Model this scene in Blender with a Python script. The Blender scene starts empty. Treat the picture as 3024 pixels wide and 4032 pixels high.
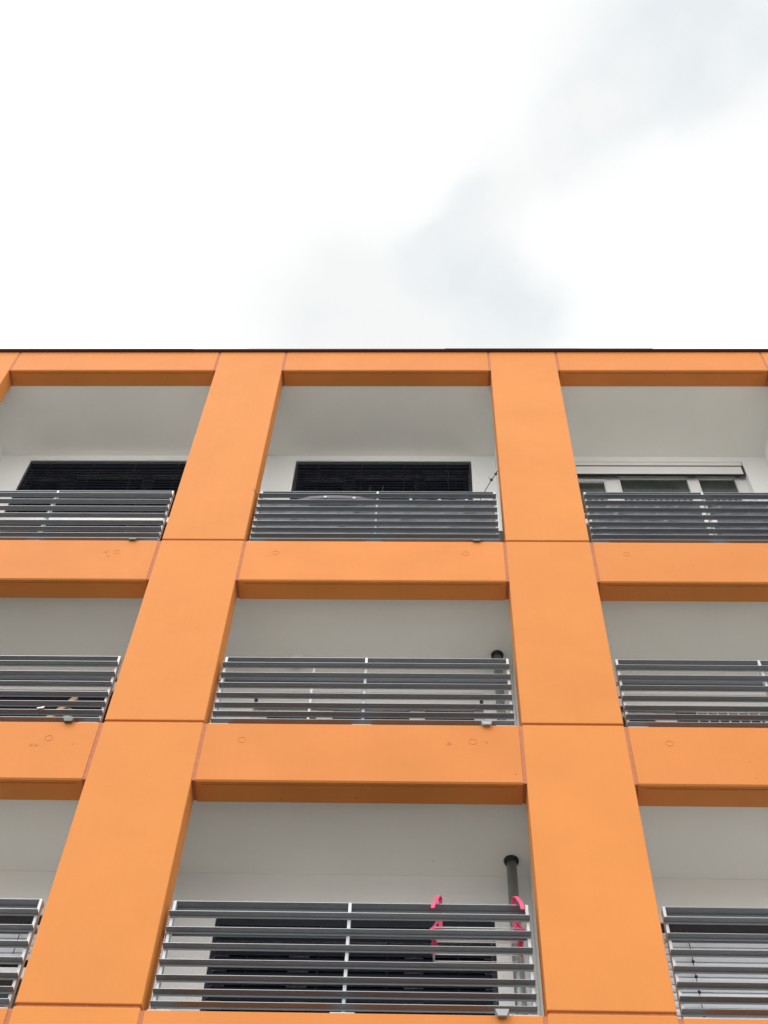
import bpy, bmesh, math, random
from mathutils import Matrix, Vector
random.seed(7)
S = bpy.context.scene
COL = S.collection

# ---------------------------------------------------------------- camera
F_PX, CAM, YAW, PITCH, ROLL = 5521.345, (2.6961, -7.3354, -11.9512), -0.062936, 1.040326, 0.057773
cy, sy, cp, sp, cr, sr = (math.cos(YAW), math.sin(YAW), math.cos(PITCH), math.sin(PITCH), math.cos(ROLL), math.sin(ROLL))
fw = Vector((sy*cp, cy*cp, sp)); r0 = Vector((cy, -sy, 0)); u0 = r0.cross(fw)
rt = cr*r0 + sr*u0; up = -sr*r0 + cr*u0
cd = bpy.data.cameras.new('camera'); cam = bpy.data.objects.new('camera', cd); COL.objects.link(cam)
M = Matrix((rt, up, -fw)).transposed().to_4x4(); M.translation = Vector(CAM); cam.matrix_world = M
cd.sensor_fit = 'VERTICAL'; cd.sensor_height = 36; cd.sensor_width = 27
cd.lens = F_PX*36/4032; cd.clip_start = 0.1; cd.clip_end = 3000
S.camera = cam

# ---------------------------------------------------------------- world (bright cloud layer over a clear sky)
SUN_EL, SUN_AZ = math.radians(52), math.radians(-28)     # azimuth measured from the facade normal towards the left
W = bpy.data.worlds.new('World'); S.world = W; W.use_nodes = True
nt = W.node_tree; N = nt.nodes; L = nt.links; N.clear()
out = N.new('ShaderNodeOutputWorld'); bg = N.new('ShaderNodeBackground'); bg.inputs[1].default_value = 0.1
L.new(bg.outputs[0], out.inputs[0])
sky = N.new('ShaderNodeTexSky'); sky.sky_type = 'NISHITA'; sky.sun_disc = False
sky.sun_elevation = SUN_EL; sky.sun_rotation = math.radians(180) + SUN_AZ
tc = N.new('ShaderNodeTexCoord')
nz = N.new('ShaderNodeTexNoise'); nz.inputs['Scale'].default_value = 12; nz.inputs['Detail'].default_value = 6
L.new(tc.outputs['Generated'], nz.inputs['Vector'])
sub = N.new('ShaderNodeVectorMath'); sub.operation = 'SUBTRACT'; sub.inputs[1].default_value = (.5, .5, .5)
L.new(nz.outputs['Color'], sub.inputs[0])
scl = N.new('ShaderNodeVectorMath'); scl.operation = 'SCALE'; scl.inputs['Scale'].default_value = 0.06
L.new(sub.outputs[0], scl.inputs[0])
add = N.new('ShaderNodeVectorMath'); add.operation = 'ADD'
L.new(tc.outputs['Generated'], add.inputs[0]); L.new(scl.outputs[0], add.inputs[1])
THIN = [(0.1238, 0.2038, 0.9711, 0.052), (0.1925, 0.2049, 0.9597, 0.05), (0.155, 0.2317, 0.9593, 0.034), (0.100, 0.255, 0.9599, 0.036),
        (0.0581, 0.2929, 0.9544, 0.032), (0.0329, 0.323, 0.9458, 0.028), (0.010, 0.350, 0.9354, 0.026), (0.030, 0.372, 0.9275, 0.04),
        (-0.0451, 0.3778, 0.9244, 0.06), (-0.005, 0.383, 0.9225, 0.05), (-0.075, 0.3798, 0.922, 0.04), (0.060, 0.384, 0.9203, 0.036), (0.25, 0.12, 0.96, 0.10),
        (0.05, 0.45, 0.89, 0.05)]
acc = None
for x, y, z, r in THIN:
    d = N.new('ShaderNodeVectorMath'); d.operation = 'DISTANCE'; d.inputs[1].default_value = (x, y, z)
    L.new(add.outputs[0], d.inputs[0])
    m = N.new('ShaderNodeMapRange'); m.interpolation_type = 'SMOOTHSTEP'
    m.inputs['From Min'].default_value = r*1.75; m.inputs['From Max'].default_value = 0
    m.inputs['To Min'].default_value = 0; m.inputs['To Max'].default_value = 0.7
    L.new(d.outputs['Value'], m.inputs['Value'])
    if acc is None: acc = m.outputs[0]
    else:
        a = N.new('ShaderNodeMath'); a.operation = 'ADD'; L.new(acc, a.inputs[0]); L.new(m.outputs[0], a.inputs[1]); acc = a.outputs[0]
# broad cloud structure everywhere else
n2 = N.new('ShaderNodeTexNoise'); n2.inputs['Scale'].default_value = 2.6; n2.inputs['Detail'].default_value = 5
L.new(tc.outputs['Generated'], n2.inputs['Vector'])
cl = N.new('ShaderNodeClamp'); L.new(acc, cl.inputs['Value'])
n3 = N.new('ShaderNodeTexNoise'); n3.inputs['Scale'].default_value = 9; n3.inputs['Detail'].default_value = 6
L.new(tc.outputs['Generated'], n3.inputs['Vector'])
gr = N.new('ShaderNodeValToRGB'); gr.color_ramp.elements[0].position = .4; gr.color_ramp.elements[1].position = .62
gr.color_ramp.elements[0].color = (8.35, 8.85, 9.05, 1); gr.color_ramp.elements[1].color = (9.5, 9.6, 9.62, 1)
L.new(n3.outputs['Fac'], gr.inputs['Fac'])
wh = N.new('ShaderNodeValToRGB'); wh.color_ramp.elements[0].position = .3; wh.color_ramp.elements[1].position = .7
wh.color_ramp.elements[0].color = (13, 13.2, 13.4, 1); wh.color_ramp.elements[1].color = (23, 23, 22.6, 1)
L.new(n2.outputs['Fac'], wh.inputs['Fac'])
mx = N.new('ShaderNodeMix'); mx.data_type = 'RGBA'
edge = N.new('ShaderNodeMapRange'); edge.inputs['From Max'].default_value = .22; L.new(cl.outputs[0], edge.inputs['Value'])
core = N.new('ShaderNodeMapRange'); core.interpolation_type = 'SMOOTHSTEP'; core.inputs['From Min'].default_value = .15; core.inputs['From Max'].default_value = .95
L.new(cl.outputs[0], core.inputs['Value'])
m0 = N.new('ShaderNodeMix'); m0.data_type = 'RGBA'; L.new(edge.outputs[0], m0.inputs['Factor'])
L.new(wh.outputs[0], m0.inputs[6]); m0.inputs[7].default_value = (10.2, 10.3, 10.3, 1)
L.new(core.outputs[0], mx.inputs['Factor']); L.new(m0.outputs[2], mx.inputs[6]); L.new(gr.outputs[0], mx.inputs[7])
m2 = N.new('ShaderNodeMix'); m2.data_type = 'RGBA'; m2.inputs['Factor'].default_value = 0.97
L.new(sky.outputs[0], m2.inputs[6]); L.new(mx.outputs[2], m2.inputs[7]); L.new(m2.outputs[2], bg.inputs[0])

sd = bpy.data.lights.new('sun', 'SUN'); sd.energy = 0.9; sd.angle = math.radians(25); sd.color = (1, .965, .91)
so = bpy.data.objects.new('sun', sd); COL.objects.link(so); so.location = (0, -30, 30)
sdir = Vector((math.sin(SUN_AZ)*math.cos(SUN_EL), -math.cos(SUN_AZ)*math.cos(SUN_EL), math.sin(SUN_EL)))
so.rotation_euler = sdir.to_track_quat('Z', 'Y').to_euler()
S.view_settings.view_transform = 'Standard'; S.view_settings.look = 'None'; S.view_settings.gamma = 1
S.view_settings.exposure = 0.0
S.view_settings.use_curve_mapping = False
S.render.resolution_x = 768; S.render.resolution_y = 1024

# ---------------------------------------------------------------- materials
def mat(name, col, rough=.6, metal=0, var=0, vscale=3, bump=0, bscale=80, spec=.5, col2=None, sheen=0):
    m = bpy.data.materials.new(name); m.use_nodes = True
    n = m.node_tree.nodes; l = m.node_tree.links; b = n['Principled BSDF']
    b.inputs['Base Color'].default_value = (*col, 1); b.inputs['Roughness'].default_value = rough
    b.inputs['Metallic'].default_value = metal; b.inputs['Specular IOR Level'].default_value = spec
    if sheen: b.inputs['Sheen Weight'].default_value = sheen
    g = n.new('ShaderNodeNewGeometry')
    if var or col2:
        t = n.new('ShaderNodeTexNoise'); t.inputs['Scale'].default_value = vscale; t.inputs['Detail'].default_value = 5
        t.inputs['Roughness'].default_value = .6
        l.new(g.outputs['Position'], t.inputs['Vector'])
        rp = n.new('ShaderNodeValToRGB'); rp.color_ramp.elements[0].position = .3; rp.color_ramp.elements[1].position = .7
        a = col2 if col2 else tuple(c*(1-var) for c in col)
        rp.color_ramp.elements[0].color = (*a, 1); rp.color_ramp.elements[1].color = (*(min(1, c*(1+var)) for c in col), 1)
        l.new(t.outputs['Fac'], rp.inputs['Fac']); l.new(rp.outputs[0], b.inputs['Base Color'])
        m['last'] = rp.name
    if bump:
        t2 = n.new('ShaderNodeTexNoise'); t2.inputs['Scale'].default_value = bscale; t2.inputs['Detail'].default_value = 3
        l.new(g.outputs['Position'], t2.inputs['Vector'])
        bp = n.new('ShaderNodeBump'); bp.inputs['Strength'].default_value = bump; bp.inputs['Distance'].default_value = .004
        l.new(t2.outputs['Fac'], bp.inputs['Height']); l.new(bp.outputs[0], b.inputs['Normal'])
    return m

def specks(m, scale, thr, dark, cover=.55):
    """sparse dark chips / drips on painted concrete"""
    n = m.node_tree.nodes; l = m.node_tree.links; b = n['Principled BSDF']; g = n.new('ShaderNodeNewGeometry')
    src = b.inputs['Base Color'].links[0].from_socket
    v = n.new('ShaderNodeTexVoronoi'); v.inputs['Scale'].default_value = scale
    l.new(g.outputs['Position'], v.inputs['Vector'])
    lt = n.new('ShaderNodeMath'); lt.operation = 'LESS_THAN'; lt.inputs[1].default_value = thr
    l.new(v.outputs['Distance'], lt.inputs[0])
    wn = n.new('ShaderNodeSeparateColor'); l.new(v.outputs['Color'], wn.inputs[0])
    gt = n.new('ShaderNodeMath'); gt.operation = 'GREATER_THAN'; gt.inputs[1].default_value = cover
    l.new(wn.outputs[0], gt.inputs[0])
    mu = n.new('ShaderNodeMath'); mu.operation = 'MULTIPLY'; l.new(lt.outputs[0], mu.inputs[0]); l.new(gt.outputs[0], mu.inputs[1])
    x = n.new('ShaderNodeMix'); x.data_type = 'RGBA'; l.new(mu.outputs[0], x.inputs['Factor'])
    l.new(src, x.inputs[6]); x.inputs[7].default_value = (*dark, 1); l.new(x.outputs[2], b.inputs['Base Color'])

def smudge(m, scale, lo, hi, col, strength):
    """rare soft brownish stains"""
    n = m.node_tree.nodes; l = m.node_tree.links; b = n['Principled BSDF']; g = n.new('ShaderNodeNewGeometry')
    src = b.inputs['Base Color'].links[0].from_socket
    t = n.new('ShaderNodeTexNoise'); t.inputs['Scale'].default_value = scale; t.inputs['Detail'].default_value = 3
    l.new(g.outputs['Position'], t.inputs['Vector'])
    r = n.new('ShaderNodeMapRange'); r.inputs['From Min'].default_value = lo; r.inputs['From Max'].default_value = hi
    r.inputs['To Max'].default_value = strength; l.new(t.outputs['Fac'], r.inputs['Value'])
    x = n.new('ShaderNodeMix'); x.data_type = 'RGBA'; l.new(r.outputs[0], x.inputs['Factor'])
    l.new(src, x.inputs[6]); x.inputs[7].default_value = (*col, 1); l.new(x.outputs[2], b.inputs['Base Color'])

ORA = (.635, .229, .053)
m_col = mat('orange_painted_concrete', ORA, .62, var=.035, vscale=1.1, bump=.25, bscale=160, spec=.2, col2=(.62, .220, .05))
specks(m_col, 5, .018, (.3, .1, .03), .8); smudge(m_col, 2.3, .6, .8, (.62, .22, .06), .35)
m_spa = mat('orange_painted_spandrel', (.62, .216, .053), .62, var=.04, vscale=1.6, bump=.3, bscale=160, spec=.2, col2=(.605, .208, .05))
specks(m_spa, 7, .045, (.25, .09, .03), .62); specks(m_spa, 13, .035, (.35, .11, .035), .8); smudge(m_spa, 5.5, .66, .8, (.55, .2, .07), .5)
def weather(m, stains=()):
    n = m.node_tree.nodes; l = m.node_tree.links; b = n['Principled BSDF']; g = n.new('ShaderNodeNewGeometry')
    src = b.inputs['Base Color'].links[0].from_socket
    oi = n.new('ShaderNodeObjectInfo')
    r = n.new('ShaderNodeMapRange'); r.inputs['To Min'].default_value = .955; r.inputs['To Max'].default_value = 1.03; l.new(oi.outputs['Random'], r.inputs['Value'])
    mp = n.new('ShaderNodeMapping'); mp.inputs['Scale'].default_value = (26, 1, .55); l.new(g.outputs['Position'], mp.inputs['Vector'])
    t = n.new('ShaderNodeTexNoise'); t.inputs['Scale'].default_value = 1; t.inputs['Detail'].default_value = 6; l.new(mp.outputs[0], t.inputs['Vector'])
    r2 = n.new('ShaderNodeMapRange'); r2.inputs['From Min'].default_value = .3; r2.inputs['From Max'].default_value = .7
    r2.inputs['To Min'].default_value = .988; r2.inputs['To Max'].default_value = 1.006; l.new(t.outputs['Fac'], r2.inputs['Value'])
    t3 = n.new('ShaderNodeTexNoise'); t3.inputs['Scale'].default_value = .75; t3.inputs['Detail'].default_value = 8; t3.inputs['Roughness'].default_value = .65; l.new(g.outputs['Position'], t3.inputs['Vector'])
    r3 = n.new('ShaderNodeMapRange'); r3.inputs['From Min'].default_value = .3; r3.inputs['From Max'].default_value = .7
    r3.inputs['To Min'].default_value = .95; r3.inputs['To Max'].default_value = 1.04; l.new(t3.outputs['Fac'], r3.inputs['Value'])
    m1 = n.new('ShaderNodeMath'); m1.operation = 'MULTIPLY'; l.new(r.outputs[0], m1.inputs[0]); l.new(r2.outputs[0], m1.inputs[1])
    m2_ = n.new('ShaderNodeMath'); m2_.operation = 'MULTIPLY'; l.new(m1.outputs[0], m2_.inputs[0]); l.new(r3.outputs[0], m2_.inputs[1])
    sc = n.new('ShaderNodeVectorMath'); sc.operation = 'SCALE'; l.new(src, sc.inputs[0]); l.new(m2_.outputs[0], sc.inputs['Scale'])
    cur = sc.outputs[0]
    if stains:
        nn = n.new('ShaderNodeTexNoise'); nn.inputs['Scale'].default_value = 30; l.new(g.outputs['Position'], nn.inputs['Vector'])
        ad = n.new('ShaderNodeVectorMath'); ad.operation = 'MULTIPLY_ADD'; ad.inputs[1].default_value = (.05, .05, .05); l.new(nn.outputs['Color'], ad.inputs[0]); l.new(g.outputs['Position'], ad.inputs[2])
        for x, z, rad, k in stains:
            d = n.new('ShaderNodeVectorMath'); d.operation = 'DISTANCE'; l.new(ad.outputs[0], d.inputs[0]); d.inputs[1].default_value = (x+.025, .025, z+.025)
            q = n.new('ShaderNodeMapRange'); q.interpolation_type = 'SMOOTHSTEP'; q.inputs['From Min'].default_value = rad; q.inputs['From Max'].default_value = 0; q.inputs['To Max'].default_value = k
            l.new(d.outputs['Value'], q.inputs['Value'])
            x_ = n.new('ShaderNodeMix'); x_.data_type = 'RGBA'; l.new(q.outputs[0], x_.inputs['Factor']); l.new(cur, x_.inputs[6]); x_.inputs[7].default_value = (.33, .10, .03, 1); cur = x_.outputs[2]
    l.new(cur, b.inputs['Base Color'])
weather(m_col); weather(m_spa, [(-.50, -.23, .035, .7), (-.465, -.305, .03, .6), (-.517, -3.185, .03, .75), (-.478, -3.187, .028, .7), (2.87, -3.12, .035, .6), (3.17, -3.10, .02, .9)])
m_seal = mat('joint_sealant', (.44, .145, .06), .75, var=.12, vscale=18, bump=.5, bscale=60)
smudge(m_seal, 40, .68, .76, (.62, .42, .34), .45)
m_ceil = mat('painted_ceiling', (.83, .825, .785), .85, vscale=1.3, col2=(.79, .785, .745), bump=.3, bscale=60)
specks(m_ceil, 2.4, .012, (.2, .18, .15), .5)
m_wall = mat('loggia_plaster', (.87, .875, .86), .85, vscale=2, col2=(.845, .845, .83), bump=.5, bscale=220)
m_alu = mat('anodised_aluminium', (.275, .29, .315), .45, metal=.86, vscale=5, col2=(.25, .265, .29))
m_post = mat('galvanised_post', (.56, .58, .585), .5, metal=.3, vscale=14, col2=(.48, .5, .51))
m_plate = mat('pale_base_plate', (.52, .48, .44), .6, vscale=20, col2=(.45, .42, .39))
m_cop = mat('dark_roof_flashing', (.055, .022, .03), .5, vscale=4, col2=(.04, .016, .022))
m_bdark = mat('anthracite_blind', (.03, .035, .05), .36, metal=.3, vscale=1.5, col2=(.024, .029, .043))
m_bsil = mat('silver_blind', (.74, .78, .83), .4, metal=.2, vscale=4, col2=(.7, .74, .79))
m_frame = mat('white_window_frame', (.80, .80, .79), .35, vscale=5, col2=(.77, .77, .76))
m_box = mat('pale_blind_box', (.82, .82, .80), .5, vscale=5, col2=(.79, .79, .77))
m_black = mat('black_rubber', (.012, .012, .014), .6, vscale=9, col2=(.02, .018, .018))
m_pipe = mat('zinc_pipe', (.33, .345, .335), .42, metal=.55, vscale=9, col2=(.26, .275, .27))
m_pink = mat('pink_plastic', (.78, .06, .17), .38, vscale=7, col2=(.72, .05, .15))
m_white = mat('white_coated_metal', (.82, .82, .82), .35, vscale=7, col2=(.78, .78, .78))
m_wood = mat('light_wood', (.55, .34, .2), .6, vscale=22, col2=(.42, .25, .14))
m_cloth = mat('dark_grey_cloth', (.085, .083, .10), .55, vscale=5, col2=(.05, .048, .06), bump=.6, bscale=25, sheen=.3)
m_cloth2 = mat('black_sheet', (.03, .03, .04), .3, vscale=60, col2=(.08, .08, .1), bump=.8, bscale=50)
m_cabinet = mat('black_cabinet', (.014, .014, .016), .5, vscale=3, col2=(.02, .02, .022))
m_ground = mat('paving', (.44, .435, .415), .85, vscale=.6, col2=(.36, .357, .34), bump=.4, bscale=8)
m_added_lawn = mat('added_dark_lawn', (.03, .048, .016), .9, vscale=3, col2=(.02, .034, .011), bump=1, bscale=60)
m_lamp = mat('lamp_opal', (.85, .85, .84), .3, vscale=3, col2=(.83, .83, .82))
m_green = mat('pale_green_glass', (.42, .55, .48), .2, vscale=6, col2=(.36, .5, .42))
m_roof = mat('roof_gravel', (.25, .24, .22), .9, vscale=30, col2=(.18, .17, .16))
m_glass = mat('window_glass', (.04, .05, .045), .08, spec=.8, vscale=3, col2=(.075, .09, .08))

# ---------------------------------------------------------------- helpers
def box(bm, x0, x1, y0, y1, z0, z1):
    v = [bm.verts.new((x, y, z)) for x in (x0, x1) for y in (y0, y1) for z in (z0, z1)]
    for f in ((0, 1, 3, 2), (4, 6, 7, 5), (0, 4, 5, 1), (2, 3, 7, 6), (0, 2, 6, 4), (1, 5, 7, 3)):
        bm.faces.new([v[i] for i in f])
    return v

def prism(bm, prof, x0, x1):
    """profile of (y, z) points extruded along x"""
    a = [bm.verts.new((x0, y, z)) for y, z in prof]; b = [bm.verts.new((x1, y, z)) for y, z in prof]
    n = len(prof)
    for i in range(n): bm.faces.new((a[i], a[(i+1) % n], b[(i+1) % n], b[i]))
    bm.faces.new(a[::-1]); bm.faces.new(b)

def tube(bm, pts, r, seg=12, caps=True):
    pts = [Vector(p) for p in pts]; rings = []
    for i, p in enumerate(pts):
        t = (pts[min(i+1, len(pts)-1)] - pts[max(i-1, 0)]).normalized()
        a = t.cross(Vector((0, 0, 1)))
        if a.length < .01: a = t.cross(Vector((0, 1, 0)))
        a.normalize(); b = t.cross(a); rr = r[i] if isinstance(r, (list, tuple)) else r
        rings.append([bm.verts.new(p + rr*(math.cos(q)*a + math.sin(q)*b)) for q in [2*math.pi*k/seg for k in range(seg)]])
    for i in range(len(rings)-1):
        for k in range(seg):
            f = bm.faces.new((rings[i][k], rings[i][(k+1) % seg], rings[i+1][(k+1) % seg], rings[i+1][k])); f.smooth = True
    if caps: bm.faces.new(rings[0][::-1]); bm.faces.new(rings[-1])

def strip(bm, pts, w, t, normal):
    """flat strap of width w (along normal) and thickness t following pts"""
    pts = [Vector(p) for p in pts]; nn = Vector(normal).normalized(); rings = []
    for i, p in enumerate(pts):
        d = (pts[min(i+1, len(pts)-1)] - pts[max(i-1, 0)]).normalized(); s = d.cross(nn).normalized()
        rings.append([bm.verts.new(p + a*nn*w/2 + b*s*t/2) for a, b in ((-1, -1), (1, -1), (1, 1), (-1, 1))])
    for i in range(len(rings)-1):
        for k in range(4): bm.faces.new((rings[i][k], rings[i][(k+1) % 4], rings[i+1][(k+1) % 4], rings[i+1][k]))
    bm.faces.new(rings[0][::-1]); bm.faces.new(rings[-1])

def mesh(name, fn, material, bevel=0, seg=2):
    bm = bmesh.new(); fn(bm)
    bmesh.ops.recalc_face_normals(bm, faces=bm.faces)
    if bevel:
        bmesh.ops.bevel(bm, geom=bm.edges[:], offset=bevel, segments=seg, profile=.5, affect='EDGES', clamp_overlap=True)
    me = bpy.data.meshes.new(name); bm.to_mesh(me); bm.free(); me.materials.append(material)
    return me

def put(name, me, parent=None, loc=(0, 0, 0), label=None):
    o = bpy.data.objects.new(name, me); COL.objects.link(o); o.location = loc
    if parent: o.parent = parent
    if label: o['label'] = label
    return o

def obj(name, fn, material, parent=None, loc=(0, 0, 0), bevel=0, label=None, seg=2):
    return put(name, mesh(name, fn, material, bevel, seg), parent, loc, label)

def tag(o, label, cat, group=None):
    o['label'] = label; o['category'] = cat
    if group: o['group'] = group
    return o

def thing(name, loc, label, cat, group=None):
    o = bpy.data.objects.new(name, None); COL.objects.link(o); o.location = loc; o.empty_display_size = .2
    return tag(o, label, cat, group)

# ---------------------------------------------------------------- dimensions read off the building
P, PW, D = 3.4558, .8568, .22           # bay pitch, column width, column depth
ZT, ZB1 = 4.649, 4.0945                 # roof edge, underside of roof beam
T = {2: 0.0, 3: -2.879, 4: -5.800, 5: -8.70}     # tops of the spandrels
BH = {2: .719, 3: .7076, 4: .71, 5: .71}
GZ = -13.55
YB = 1.22                               # rear wall of the loggias
BAYS = (-2, -1, 0, 1, 2)
XL, XR = -2*P, 3*P + PW

added_dark_lawn = obj('added_dark_lawn', lambda bm: box(bm, -60, 60, -7.0, -.001, GZ+.004, GZ+.03), m_added_lawn); added_dark_lawn['kind'] = 'structure'  # unseen dark grass, added to cut ground bounce onto the beam undersides
g = obj('ground', lambda bm: box(bm, -150, 150, -150, 120, GZ-.5, GZ), m_ground); g['kind'] = 'structure'

B = thing('apartment_building', (0, 0, GZ), 'apartment building with an orange concrete grid facade and grey-railed loggias', 'building')
def part(name, fn, material, parent=None, bevel=0, label=None, at=(0, 0, 0), seg=2):
    # building parts are modelled in world coordinates; the root sits on the ground
    o = obj(name, fn, material, parent or B, at, bevel, label, seg)
    if parent is None: o.location = (at[0], at[1], at[2]-GZ)
    return o
def part_me(name, me, parent=None, at=(0, 0, 0), label=None):
    o = put(name, me, parent or B, at, label)
    if parent is None: o.location = (at[0], at[1], at[2]-GZ)
    return o

# columns, one precast panel per storey, horizontal joints just above each spandrel top
G = .012
joints = [ZT, T[2]+.032, T[3]+.034, T[4]+.042, T[5]+.042, GZ]
for i in range(5):
    z1 = joints[i] - (0 if i == 0 else .026); z0 = joints[i+1]
    if i == 4: z0 = GZ
    me = mesh('column_panel', lambda bm: box(bm, G, PW-G, 0, D, z0, z1), m_col, .008)
    ms = mesh('joint_sealant', lambda bm: box(bm, G+.012, PW-G-.012, .016, D-.01, z0-.026, z0+.002), m_seal)
    for k in range(-2, 4):
        o = part_me('column_panel', me, None, (k*P, 0, 0))
        if i < 4: part_me('joint_sealant', ms, o, (0, 0, 0))

# spandrels with a drip groove underneath
def spandrel(bm, z0, z1):
    xa, xb = PW+.018, P-.018; c = .012; e = .05
    full = [(c, z0), (D, z0), (D, z1), (c*.6, z1), (0, z1-c*.6), (0, z0+c)]
    groove = [(c, z0), (.036, z0), (.038, z0+.008), (.047, z0+.008), (.049, z0), (D, z0), (D, z1), (c*.6, z1), (0, z1-c*.6), (0, z0+c)]
    prism(bm, full, xa, xa+e); prism(bm, groove, xa+e, xb-e); prism(bm, full, xb-e, xb)
def cap_ring(bm):
    n = 28; R1, R2 = .034, .0305
    f = [[bm.verts.new((r*math.cos(2*math.pi*i/n), y, r*math.sin(2*math.pi*i/n))) for i in range(n)]
         for r, y in ((R1, .001), (R1-.001, -.0022), (R2+.001, -.0022), (R2, .001))]
    for a in range(3):
        for i in range(n): bm.faces.new((f[a][i], f[a][(i+1) % n], f[a+1][(i+1) % n], f[a+1][i]))
m_ring = mat('filled_anchor_ring', (.56, .18, .055), .7, vscale=20, col2=(.5, .16, .05))
cap_me = mesh('anchor_cap', cap_ring, m_ring)
rows = [(ZB1, ZT)] + [(T[r]-BH[r], T[r]) for r in (2, 3, 4, 5)]
for ri, (z0, z1) in enumerate(rows):
    me = mesh('spandrel_panel', lambda bm: spandrel(bm, z0, z1), m_spa)
    ml = mesh('sealant_strip', lambda bm: box(bm, PW-G-.004, PW+.022, .005, D-.006, z0+.006, z1-.004), m_seal)
    mr = mesh('sealant_strip', lambda bm: box(bm, P-.022, P+G+.004, .005, D-.006, z0+.006, z1-.004), m_seal)
    for k in BAYS:
        o = part_me('spandrel_panel', me, None, (k*P, 0, 0))
        part_me('sealant_strip', ml, o); part_me('sealant_strip', mr, o)
        if ri:
            for cx in (1.185, 3.06):
                part_me('anchor_cap', cap_me, o, (cx, 0, z1-.225 + (.012 if ri == 2 else 0)))

# roof edge: dark flashing that juts out a little, roof slab behind
fx = [XL-.05, -3.9, -.35, 2.9, 5.55, 8.1, XR+.05]
for i in range(6):
    fy, fz = (-.040, -.044, -.041, -.046, -.0415, -.044)[i], (0, .001, .0005, .0012, .0003, .0022)[i]
    part('roof_flashing', lambda bm: prism(bm, [(fy, ZT+.004+fz), (.3, ZT+.004+fz), (.3, ZT+.018+fz), (fy, ZT+.018+fz)], fx[i], fx[i+1]), m_cop)
part('roof_slab', lambda bm: box(bm, XL, XR, D+.003, 11, ZB1+.005, ZT+.003), m_ceil)
part('roof_surface', lambda bm: box(bm, XL, XR, .302, 11, ZT+.004, ZT+.016), m_roof)

# floor slabs / loggia ceilings
CEIL = {2: ZB1+.0045}
for r in (2, 3, 4, 5):
    z1 = T[r]-.03; z0 = T[r]-BH[r]+.228
    part('ceiling_slab', lambda bm: box(bm, XL, XR, D+.003, 11, z0, z1), m_ceil)
    CEIL[r+1] = z0
FLOOR = {r: T[r]-.03 for r in T}
# party walls behind the columns
for k in range(-2, 4):
    x0, x1 = .088-P+P, .0
    for r in (2, 3, 4):
        part('party_wall', lambda bm: box(bm, k*P+.09, k*P+.575, D+.003, YB, FLOOR[r]+.001, CEIL[r]-.001), m_wall)
    if k == -2 or k == 3:
        part('end_wall', lambda bm: box(bm, k*P+.09, k*P+.575, YB, 11, GZ, ZB1), m_wall)
part('ground_floor_wall', lambda bm: box(bm, XL+.02, XR-.02, .3, .6, GZ, T[5]-.75), m_wall)
part('back_wall', lambda bm: box(bm, XL, XR, 11.001, 11.3, GZ, ZT), m_wall)
# lowest storey of loggias below the picture: closed rear wall
part('rear_wall', lambda bm: box(bm, XL+.09, XR, YB, YB+.3, T[5]-.02, CEIL[5]-.001), m_wall)

# ---------------------------------------------------------------- rear walls with window openings
WX0, WX1 = .985, 3.24
HEAD = {2: 3.97, 3: -.872, 4: -3.84}
def rear_wall(bm, r):
    zf, zc, h = FLOOR[r]+.001, CEIL[r]-.001, HEAD[r]
    a, b = .577, .09+P-.001
    box(bm, a, WX0, YB, YB+.3, zf, zc); box(bm, WX1, b, YB, YB+.3, zf, zc); box(bm, WX0, WX1, YB, YB+.3, h, zc)
def frame_fn(panes, top, door_top, zf, zt):
    """white frame: outer border plus mullions, pane openings left free"""
    def fn(bm):
        y0, y1 = YB+.09, YB+.15
        xs = [WX0+.002] + [v for p in panes for v in p] + [WX1-.002]
        for i in range(0, len(xs), 2): box(bm, xs[i], xs[i+1], y0, y1, zf, zt)
        for i, p in enumerate(panes):
            t = door_top if i == 0 else top
            box(bm, p[0], p[1], y0+.003, y1-.003, t, zt); box(bm, p[0], p[1], y0+.003, y1-.003, zf, zf+.1)
        # raised sash edges
        for i, p in enumerate(panes):
            t = door_top if i == 0 else top
            for a, b in ((p[0]-.022, p[0]-.014), (p[1]+.014, p[1]+.022)): box(bm, a, b, y0-.008, y0+.001, zf+.01, t+.03)
            box(bm, p[0]-.022, p[1]+.022, y0-.008, y0+.001, t+.03, t+.038)
    return fn
def slats_fn(z_top, z_bot, tilt, pitch=.074, width=.078, yc=YB+.035, x0=WX0+.035, x1=WX1-.035):
    def fn(bm):
        z = z_top; ca, sa = math.cos(tilt), math.sin(tilt)
        while z > z_bot:
            prof = []
            for i in range(7):
                s = (i/6-.5)*width; h = .007*(1-(2*i/6-1)**2)
                prof.append((s, h))
            lip = [(-width/2-.002, -.004)]
            pts = [(yc + s*ca - h*sa*-1, z + s*sa*1 + h*ca) for s, h in lip+prof]
            jit = random.uniform(-.0006, .0006)
            a = [bm.verts.new((x0, y, zz+jit)) for y, zz in pts]; b = [bm.verts.new((x1, y, zz+jit)) for y, zz in pts]
            for i in range(len(pts)-1):
                f = bm.faces.new((a[i], a[i+1], b[i+1], b[i])); f.smooth = True
            z -= pitch
    return fn
PTOP = {2: 3.69, 3: -1.015, 4: -4.03}
BLK = {2: (3.64, 3.885), 3: (-1.068, -.893), 4: (-4.06, -3.87)}
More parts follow.
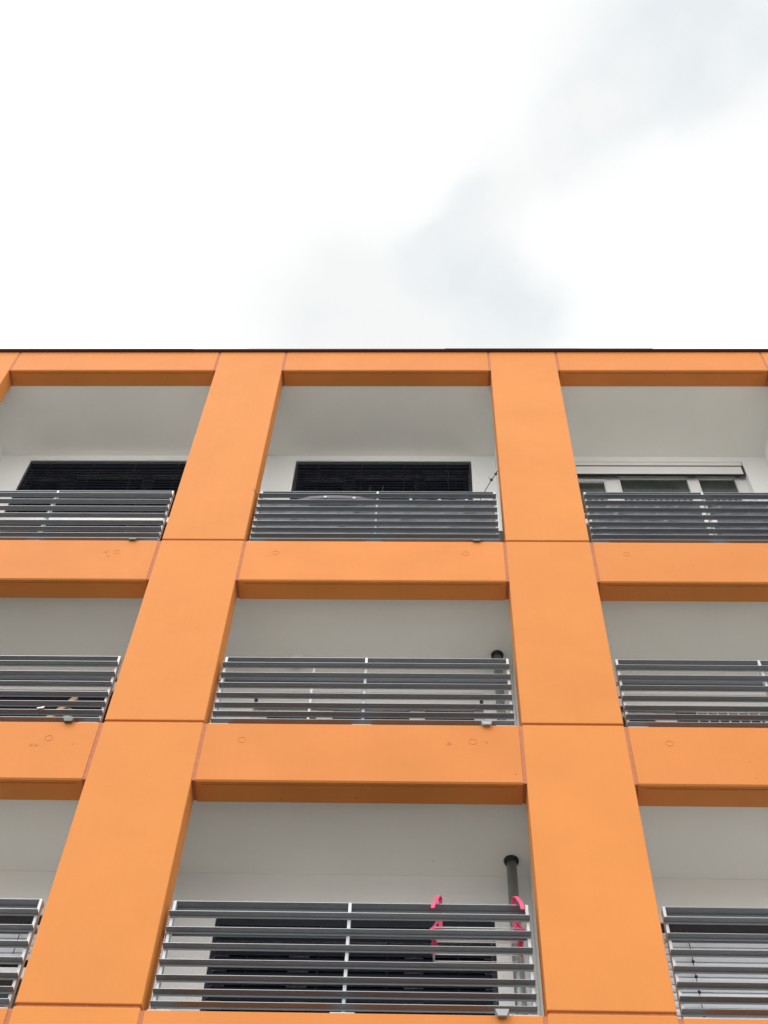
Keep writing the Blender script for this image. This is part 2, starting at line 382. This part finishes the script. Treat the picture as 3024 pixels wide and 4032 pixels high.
def window(k, r, panes, kind):
    o_x = k*P; zf = FLOOR[r]+.002; h = HEAD[r]; b0, b1 = BLK[r]
    top = PTOP[r]; dtop = top-.075
    w = part('window', frame_fn(panes, top, dtop, zf, h-.001), m_frame, None, .0, None, (o_x, 0, 0))
    for i, p in enumerate(panes):
        t = dtop if i == 0 else top
        part('pane', lambda bm: box(bm, p[0]+.001, p[1]-.001, YB+.118, YB+.126, zf+.1, t), m_glass, w)
    if kind in ('box', 'none'):
        part('shadow_gap_lining', lambda bm: box(bm, WX0+.012, WX1-.012, YB+.012, YB+.032, b0, b1), m_black, w)  # black panel painted in as the shade of the gap round the box
        part('blind_box', lambda bm: box(bm, WX0+.035, WX1-.035, YB+.0095, YB+.03, b0+.02, b1-.034), m_box, w, .002)
        part('head_trim', lambda bm: box(bm, WX0+.012, WX1-.012, YB+.014, YB+.032, b1+.002, h-.002), m_box, w)
    else:
        mm = m_bdark if kind == 'dark' else m_bsil
        zb = {'dark': zf+.05, 'silver': zf+.05, 'half': h-.42}[kind]
        tilt = math.radians({('dark', 2): 78, ('dark', 3): 80, ('dark', 4): 75}.get((kind, r), 85))
        part('blind_head_rail', lambda bm: box(bm, WX0+.03, WX1-.03, YB+.012, YB+.085, h-.075, h-.004), m_bdark if kind == 'dark' else m_black, w, .002)
        part('venetian_blind', slats_fn(h-.115, zb, tilt, .066 if r == 2 else .074), mm, w)
        for x in (WX0+.017, WX1-.017):
            part('guide_rail', lambda bm: box(bm, x-.012, x+.012, YB+.012, YB+.05, zf, h-.01), m_bdark if kind == 'dark' else m_bsil, w)
        xs = [WX0+.30, WX0+.86, WX0+1.4, WX1-.30] if kind == 'dark' else [WX0+.32, WX1-.35]
        for x in xs:
            part('ladder_cord', lambda bm: tube(bm, [(x, YB-.008, h-.09), (x, YB-.008, zb)], .0035, 6), m_black, w)
        if kind == 'silver':
            z = h-.19; i = 0
            while z > zb+.2:
                part('cord_clip', lambda bm: bmesh.ops.create_uvsphere(bm, u_segments=10, v_segments=8, radius=.013, matrix=Matrix.Translation((xs[0], YB-.012, z))), m_black, w)
                z -= .148 if i % 3 else .222
                i += 1
    if (k, r) in ((-1, 2), (1, 2), (-1, 4)):
        zt = {2: 2.50, 4: -4.40}[r]
        part('transom', lambda bm: box(bm, WX0+.002, WX1-.002, YB-.012, YB+.009, zt-.10, zt), m_white, w, .003, 'bright white transom bar')
    return w
wall_me = {r: mesh('rear_wall', lambda bm: rear_wall(bm, r), m_wall) for r in (2, 3, 4)}
PM = [(1.118, 1.602), (1.763, 2.517), (2.666, 3.149)]
PR = [(1.09, 1.45), (1.655, 2.50), (2.645, 3.10)]
KIND = {(-1, 2): 'dark', (0, 2): 'dark', (1, 2): 'box', (-1, 3): 'dark', (0, 3): 'none', (1, 3): 'none',
        (-1, 4): 'half', (0, 4): 'dark', (1, 4): 'silver', (-2, 2): 'dark', (-2, 3): 'none', (-2, 4): 'dark', (2, 2): 'dark', (2, 3): 'none', (2, 4): 'dark'}
for k in BAYS:
    for r in (2, 3, 4):
        part_me('rear_wall', wall_me[r], None, (k*P, 0, 0))
        window(k, r, PM if k == 0 else PR, KIND[(k, r)])

# ---------------------------------------------------------------- balcony railings
RX0, RX1 = .887, 3.412
SL = [.885, .739, .594, .450, .318, .200, .100]
def slat_bars(heights):
    def fn(bm):
        for z in heights:
            dx = random.uniform(-.002, .002); dz = random.uniform(-.0015, .0015)
            prism(bm, [(.030, z+dz-.005), (.070, z+dz-.014), (.070, z+dz-.029), (.073, z+dz-.029), (.073, z+dz-.008), (.030, z+dz)], RX0+dx, RX1+dx)
    return fn
def flat_rail(zt):
    def fn(bm): prism(bm, [(.0765, zt-.006), (.134, zt-.014), (.134, zt-.031), (.138, zt-.031), (.138, zt-.006), (.0765, zt)], RX0+.006, RX1-.004)
    return fn
rail_me = {}
for r in (2, 3):
    H = 1.146 if r == 2 else 1.023
    hs = ([1.022] if r == 2 else []) + SL
    d = {'slats': mesh('balcony_railing', slat_bars(hs), m_alu), 'hand': mesh('handrail', flat_rail(H), m_alu),
         'post': mesh('post', lambda bm: box(bm, -.0115, .0115, .0745, .125, -.0, H-.001), m_post, .002, 1),
         'plate': mesh('base_plate', lambda bm: box(bm, -.08, .08, .010, .15, .0012, .012), m_plate, .001, 1),
         'bar': mesh('rear_bar', lambda bm: prism(bm, [(.152, .825), (.20, .825), (.20, .81), (.205, .81), (.205, .835), (.152, .835)], RX0+.012, RX1-.012), m_alu),
         'brk': mesh('wall_bracket', lambda bm: (box(bm, -.036, .0, .15, .20, .79, .83), box(bm, -.036, -.030, .14, .21, .77, .85)), m_post, .001, 1)}
    rail_me[r] = d
rail_me[4] = rail_me[3]
for k in BAYS:
    for r in (2, 3, 4):
        d = rail_me[r]
        o = part_me('balcony_railing', d['slats'], None, (k*P, 0, T[r]))
        part_me('handrail', d['hand'], o)
        for x in (RX0+.016, (RX0+RX1)/2, RX1-.015):
            part_me('post', d['post'], o, (x, 0, 0)); part_me('base_plate', d['plate'], o, (x + (.062 if x < 1 else -.062 if x > 3 else 0), 0, 0))
        if r != 2: part_me('rear_bar', d['bar'], o)
        b = part_me('wall_bracket', d['brk'], o, (RX0+.010, 0, 0))

# water spouts on the spandrel tops
def spout(bm):
    a = [(-.046, 0), (.046, 0), (.028, -.055), (-.028, -.055)]
    f = [bm.verts.new((x, -.045, z+.012)) for x, z in a]; b = [bm.verts.new((x, .10, z+.012 if z == 0 else .003)) for x, z in a]
    bm.faces.new(f[::-1]); bm.faces.new(b)
    for i in range(4): bm.faces.new((f[i], f[(i+1) % 4], b[(i+1) % 4], b[i]))
m_sp1 = mat('light_grey_spout', (.36, .38, .385), .5, vscale=12, col2=(.3, .32, .33)); m_sp2 = mat('dark_grey_spout', (.13, .135, .13), .5, vscale=12, col2=(.09, .095, .09))
s1 = mesh('water_spout', spout, m_sp1, .002, 1); s2 = mesh('water_spout', spout, m_sp2, .002, 1)
for k in BAYS:
    for r in (2, 3, 4):
        dark = (r == 2) or (k == -1 and r == 3)
        sp = part_me('water_spout', s2 if dark else s1, None, (k*P+3.178, 0, T[r]+.0), 'dark grey spout' if dark else None)
        sp.scale = (1, .6 if r == 2 else .8 if r == 3 else 1, .5 if r == 2 else .75 if r == 3 else 1)

# rainwater pipes in the middle bay
def collar(bm):
    n = 32
    for R, z in (): pass
    rings = [[bm.verts.new((R*math.cos(2*math.pi*i/n), R*math.sin(2*math.pi*i/n), z)) for i in range(n)] for R, z in ((.044, -.03), (.056, -.03), (.064, 0), (.044, 0))]
    for a in range(4):
        for i in range(n):
            f = bm.faces.new((rings[a][i], rings[a][(i+1) % n], rings[(a+1) % 4][(i+1) % n], rings[(a+1) % 4][i])); f.smooth = True
for r in (3, 4):
    pz = CEIL[r]
    o = part('rainwater_pipe', lambda bm: tube(bm, [(0, 0, FLOOR[r]+.002), (0, 0, pz-.002)], .043, 28), m_pipe, None, 0, None, (3.39, 1.035, 0))
    part('pipe_collar', collar, m_black, o, 0, None, (0, 0, pz-.001))
    part('pipe_socket', lambda bm: tube(bm, [(0, 0, FLOOR[r]+.45), (0, 0, FLOOR[r]+.52)], .048, 28), m_pipe, o)

# round ceiling lamp in the middle loggia of the middle row
def dome(bm):
    n = 28; prev = None
    prof = [(.085, 0), (.082, -.018), (.066, -.036), (.038, -.047), (0.002, -.05)]
    for R, z in prof:
        ring = [bm.verts.new((R*math.cos(2*math.pi*i/n), R*math.sin(2*math.pi*i/n), z)) for i in range(n)]
        if prev:
            for i in range(n):
                f = bm.faces.new((prev[i], prev[(i+1) % n], ring[(i+1) % n], ring[i])); f.smooth = True
        prev = ring
    bm.faces.new(prev)
part('ceiling_lamp', dome, m_lamp, None, 0, 'round white lamp', (1.36, 1.12, CEIL[3]-.001))

# ---------------------------------------------------------------- loose things on the loggias
# privacy cloth in the upper middle loggia
def wavy(x0, x1, ztop, zbot, seed, hump=None, amp=.010):
    rnd = random.Random(seed); ph = [rnd.uniform(0, 6.28) for _ in range(9)]
    def fn(bm):
        nx, nz = 120, 46; g = []
        for j in range(nz+1):
            v = j/nz; row = []
            for i in range(nx+1):
                u = i/nx; x = x0+(x1-x0)*u; zt = ztop(x) ; z = zt + (zbot-zt)*v
                y = .098 + amp*(.6*math.sin(11*x+ph[0]+3*v) + .5*math.sin(27*x+ph[1]-5*v) + .45*math.sin(5*x+22*v+ph[2]) + .3*math.sin(61*x+ph[3]+9*v)*(1-v))
                y = max(y, .0775)
                if hump:
                    for hx0, hx1 in hump:
                        if hx0 < x < hx1:
                            b = math.sin(math.pi*(x-hx0)/(hx1-hx0)); w = max(0, min(1, (z-.897)/.03))
                            y = y*(1-b**.5*w) + .036*b**.5*w
                row.append(bm.verts.new((x, y, z)))
            g.append(row)
        for j in range(nz):
            for i in range(nx):
                f = bm.faces.new((g[j][i], g[j][i+1], g[j+1][i+1], g[j+1][i])); f.smooth = True
    return fn
def top_mid(x):
    z = 1.005 + .006*math.sin(9*x+1)
    if 1.28 < x < 2.12: z = z*(1-math.sin(math.pi*(x-1.28)/.84)**.5) + .988*math.sin(math.pi*(x-1.28)/.84)**.5
    return z
c = tag(obj('privacy_cloth', wavy(.915, 3.385, top_mid, .03, 3, [(1.28, 2.12)]), m_cloth, None, (0, 0, T[2])),
        'dark grey privacy cloth with white eyelets tied behind the top middle railing', 'privacy cloth')
def eyelet(bm):
    n = 20
    r = [[bm.verts.new((R*math.cos(2*math.pi*i/n), y, R*math.sin(2*math.pi*i/n))) for i in range(n)] for R, y in ((.016, .001), (.014, -.004), (.008, -.004), (.006, .001))]
    for a in range(3):
        for i in range(n): bm.faces.new((r[a][i], r[a][(i+1) % n], r[a+1][(i+1) % n], r[a+1][i]))
ey = mesh('eyelet', eyelet, m_white)
for x, y, z in ((1.60, .031, .945), (1.905, .033, .93), (2.506, .071, .966), (2.81, .071, .958), (3.096, .071, .958)):
    put('eyelet', ey, c, (x, y, z))
def ties(bm):
    for x, dz in ((2.06, .10), (2.20, .11)):
        tube(bm, [(x, .09, .97), (x+.002, .083, 1.06), (x-.002, .087, 1.16), (x+.004, .09, 1.17+dz)], .0028, 6)
    tube(bm, [(.93, .10, .97), (.90, .07, .985), (.86, .03, 1.0), (.83, .0-.015, 1.03)], .003, 6)
    tube(bm, [(3.30, .10, .98), (3.36, .085, .965), (3.40, .07, .985)], .003, 6)
obj('cable_tie', ties, m_black, c)
# black sheeting behind the upper right railing, two pieces either side of the middle post
def lacing(x0, x1):
    def fn(bm):
        x = x0+.03
        while x < x1-.03:
            tube(bm, [(x, .084, .975), (x+.012, .0795, .985), (x+.026, .0795, .986), (x+.036, .084, .976)], .0026, 5)
            x += .062
    return fn
for x0, x1, sd_, lb in ((.935, 2.09, 11, 'black sheet laced behind top right railing, between column and middle post'),
                        (2.215, 3.38, 12, 'black sheet laced behind top right railing, at the right picture edge')):
    c = tag(obj('privacy_sheet', wavy(x0, x1, lambda x: .985 + .004*math.sin(20*x), .015, sd_, None, .008), m_cloth2, None, (P, 0, T[2])),
            lb, 'privacy sheet', 'black sheets behind the top right railing')
    obj('lacing', lacing(x0, x1), m_white, c)
# white cable clips where the two sheets meet
# cord with clips in the upper middle loggia
c = tag(obj('cord_with_clips', lambda bm: tube(bm, [(3.27, .6, 1.85), (3.341, .6, 2.087), (3.424, .6, 2.348), (3.48, .6, 2.488), (3.535, .6, 2.66)], .005, 6), m_black),
        'thin dark cord with black clips hanging beside the top middle window', 'cord')
def clips(bm):
    for x, z, s in ((3.424, 2.348, .02), (3.48, 2.488, .018)):
        bmesh.ops.create_uvsphere(bm, u_segments=10, v_segments=8, radius=s, matrix=Matrix.Translation((x, .595, z)) @ Matrix.Diagonal((1, .6, 1.5, 1)))
obj('clip', clips, m_black, c)
obj('white_tag', lambda bm: bmesh.ops.create_uvsphere(bm, u_segments=8, v_segments=6, radius=.012, matrix=Matrix.Translation((3.40, .6, 2.42))), m_white, c)

# dark cabinet at the right end of the upper middle loggia
c = thing('storage_cabinet', (3.41, .72, FLOOR[2]), 'tall black cabinet at the right end of the top middle loggia', 'cabinet')
obj('body', lambda bm: box(bm, -.10, .125, -.2, .2, .02, 1.10), m_cabinet, c, bevel=.004)
obj('door', lambda bm: box(bm, -.095, .12, -.216, -.203, .05, 1.08), m_cabinet, c, bevel=.003)
obj('handle', lambda bm: box(bm, -.08, -.07, -.236, -.217, .55, .68), m_alu, c, bevel=.002)

# hanging drying rack with pink hooks, lower middle loggia
RZ = -4.909
R_ = thing('drying_rack', (3.05, .17, T[4]+1.042), 'small hanging drying rack with two pink plastic hooks on bottom middle handrail', 'drying rack')
def loc(p): return (p[0]-3.05, p[1]-.17, p[2]-(T[4]+1.042))
for s, xt, xb, xa in ((-1, 2.79, 2.735, 2.745), (1, 3.315, 3.36, 3.357)):
    sx = s
    def hook(bm):
        pts = [(xt, .185, RZ+.02), (xt, .185, -4.74), (xt-.0*sx, .175, -4.70), (xt, .14, -4.672), (xt+.006*sx, .11, -4.672), (xt+.014*sx, .08, -4.70),
               (xt+.04*sx, .035, -4.80), (xb, .012, -4.865), (xb+.002*sx, .012, -4.885)]
        strip(bm, [loc(p) for p in pts], .028, .012, (1, 0, 0))
    obj('hook', hook, m_pink, R_, bevel=.002, seg=1)
    def brace(bm):
        # open triangle in the x-z plane beside the hook stem
        a, b_, c_ = (xt-.0*sx, .195, -4.80), (xt, .195, RZ-.005), (xa+.02*sx-.03*sx*0, .195, RZ-.005)
        w = .02
        strip(bm, [loc(a), loc(c_)], w, .014, (0, 1, 0)); strip(bm, [loc((xt-.012*sx, .195, RZ)), loc((xa+.03*sx, .195, RZ))], w, .014, (0, 1, 0))
    obj('brace', brace, m_pink, R_)
    def arm(bm):
        strip(bm, [loc((xa+.012*sx, .18, RZ-.01)), loc((xa+.012*sx, .33, RZ-.01)), loc((xa+.010*sx, .43, RZ-.006))], .034, .012, (0, 0, 1))
        for i in range(8): box(bm, *(lambda q: (q[0]-.006, q[0]+.006, q[1]-.004, q[1]+.004, q[2]-.024, q[2]-.012))(loc((xa-.004*sx, .22+i*.026, RZ))))
        strip(bm, [loc((xa+.012*sx, .17, RZ-.01)), loc((xa-.012*sx, .42, RZ-.01))], .012, .034, (0, 0, 1))
    obj('arm', arm, m_pink, R_)
    obj('end_tube', lambda bm: tube(bm, [loc((xa, .40, RZ)), loc((xa, .52, RZ))], .008, 10), m_post, R_)
for y in (.175, .195, .30, .318, .445, .515):
    obj('rod', lambda bm: tube(bm, [loc((2.745, y, RZ+.004)), loc((3.357, y, RZ+.004))], .0045 if y < .4 else .0035, 8), m_white, R_)

# white pole in the centre loggia
V = thing('white_pole', (1.62, .62, FLOOR[3]), 'slim white pole standing behind the centre railing', 'pole')
obj('shaft', lambda bm: tube(bm, [(0, 0, .03), (0, 0, 1.62)], .0125, 14), m_white, V)
obj('foot', lambda bm: tube(bm, [(0, 0, 0), (0, 0, .03), (0, 0, .04)], [.16, .16, .03], 24), m_white, V)
obj('cap', lambda bm: tube(bm, [(0, 0, 1.62), (0, 0, 1.645)], .018, 14), m_white, V)

# wooden board and a made-up parasol for an unclear pale green thing, left loggia of the middle row
c = tag(obj('wooden_board', lambda bm: strip(bm, [(-.615, .8, -1.53), (-1.05, .8, -2.24), (-1.45, .85, FLOOR[3]+.01)], .02, .05, (0, 1, 0)), m_wood),
        'light wooden board leaning in the left loggia of the middle row', 'board')
c = thing('made_up_parasol', (-.665, .88, FLOOR[3]+.001), 'unclear pale green object, parasol shape made up, beside the leaning wooden board', 'parasol')
obj('canopy', lambda bm: tube(bm, [(0, 0, .35), (0, 0, .40), (0, 0, 1.0), (0, 0, 1.28), (0, 0, 1.31)], [.03, .055, .05, .035, .012], 16), m_green, c)
obj('shaft', lambda bm: tube(bm, [(0, 0, .03), (0, 0, .349)], .015, 10), m_post, c)
obj('foot', lambda bm: tube(bm, [(0, 0, 0), (0, 0, .03)], .13, 20), m_black, c)
# peg with string on the left railing
c = tag(obj('clothes_peg', lambda bm: (strip(bm, [(-.60, .028, T[3]+.207), (-.565, .026, T[3]+.212), (-.54, .026, T[3]+.224)], .012, .012, (0, 1, 0)),
                                      strip(bm, [(-.585, .026, T[3]+.205), (-.55, .024, T[3]+.209)], .014, .01, (0, 1, 0))), m_white),
        'white clothes peg clipped on a slat of the middle left railing', 'clothes peg')
obj('string', lambda bm: tube(bm, [(-.566, .022, T[3]+.206), (-.563, .02, T[3]+.17), (-.56, .022, T[3]+.118)], .0028, 6), m_black, c)

# light trellis panel, right loggia of the middle row
def grid(bm):
    for i in range(14): box(bm, i*.098, i*.098+.016, -.008, .008, 0, .62)
    for z in (0, .17, .34, .51, .60): box(bm, -.0, 13*.098+.016, -.011, .011, z, z+.02)
c = tag(obj('trellis_panel', grid, mat('grey_trellis', (.5, .5, .5), .5, vscale=9, col2=(.44, .44, .44)), None, (5.27, 1.17, -1.83)),
        'pale square-mesh trellis panel in front of the window, middle row right loggia', 'trellis')
bpy.context.view_layer.update()
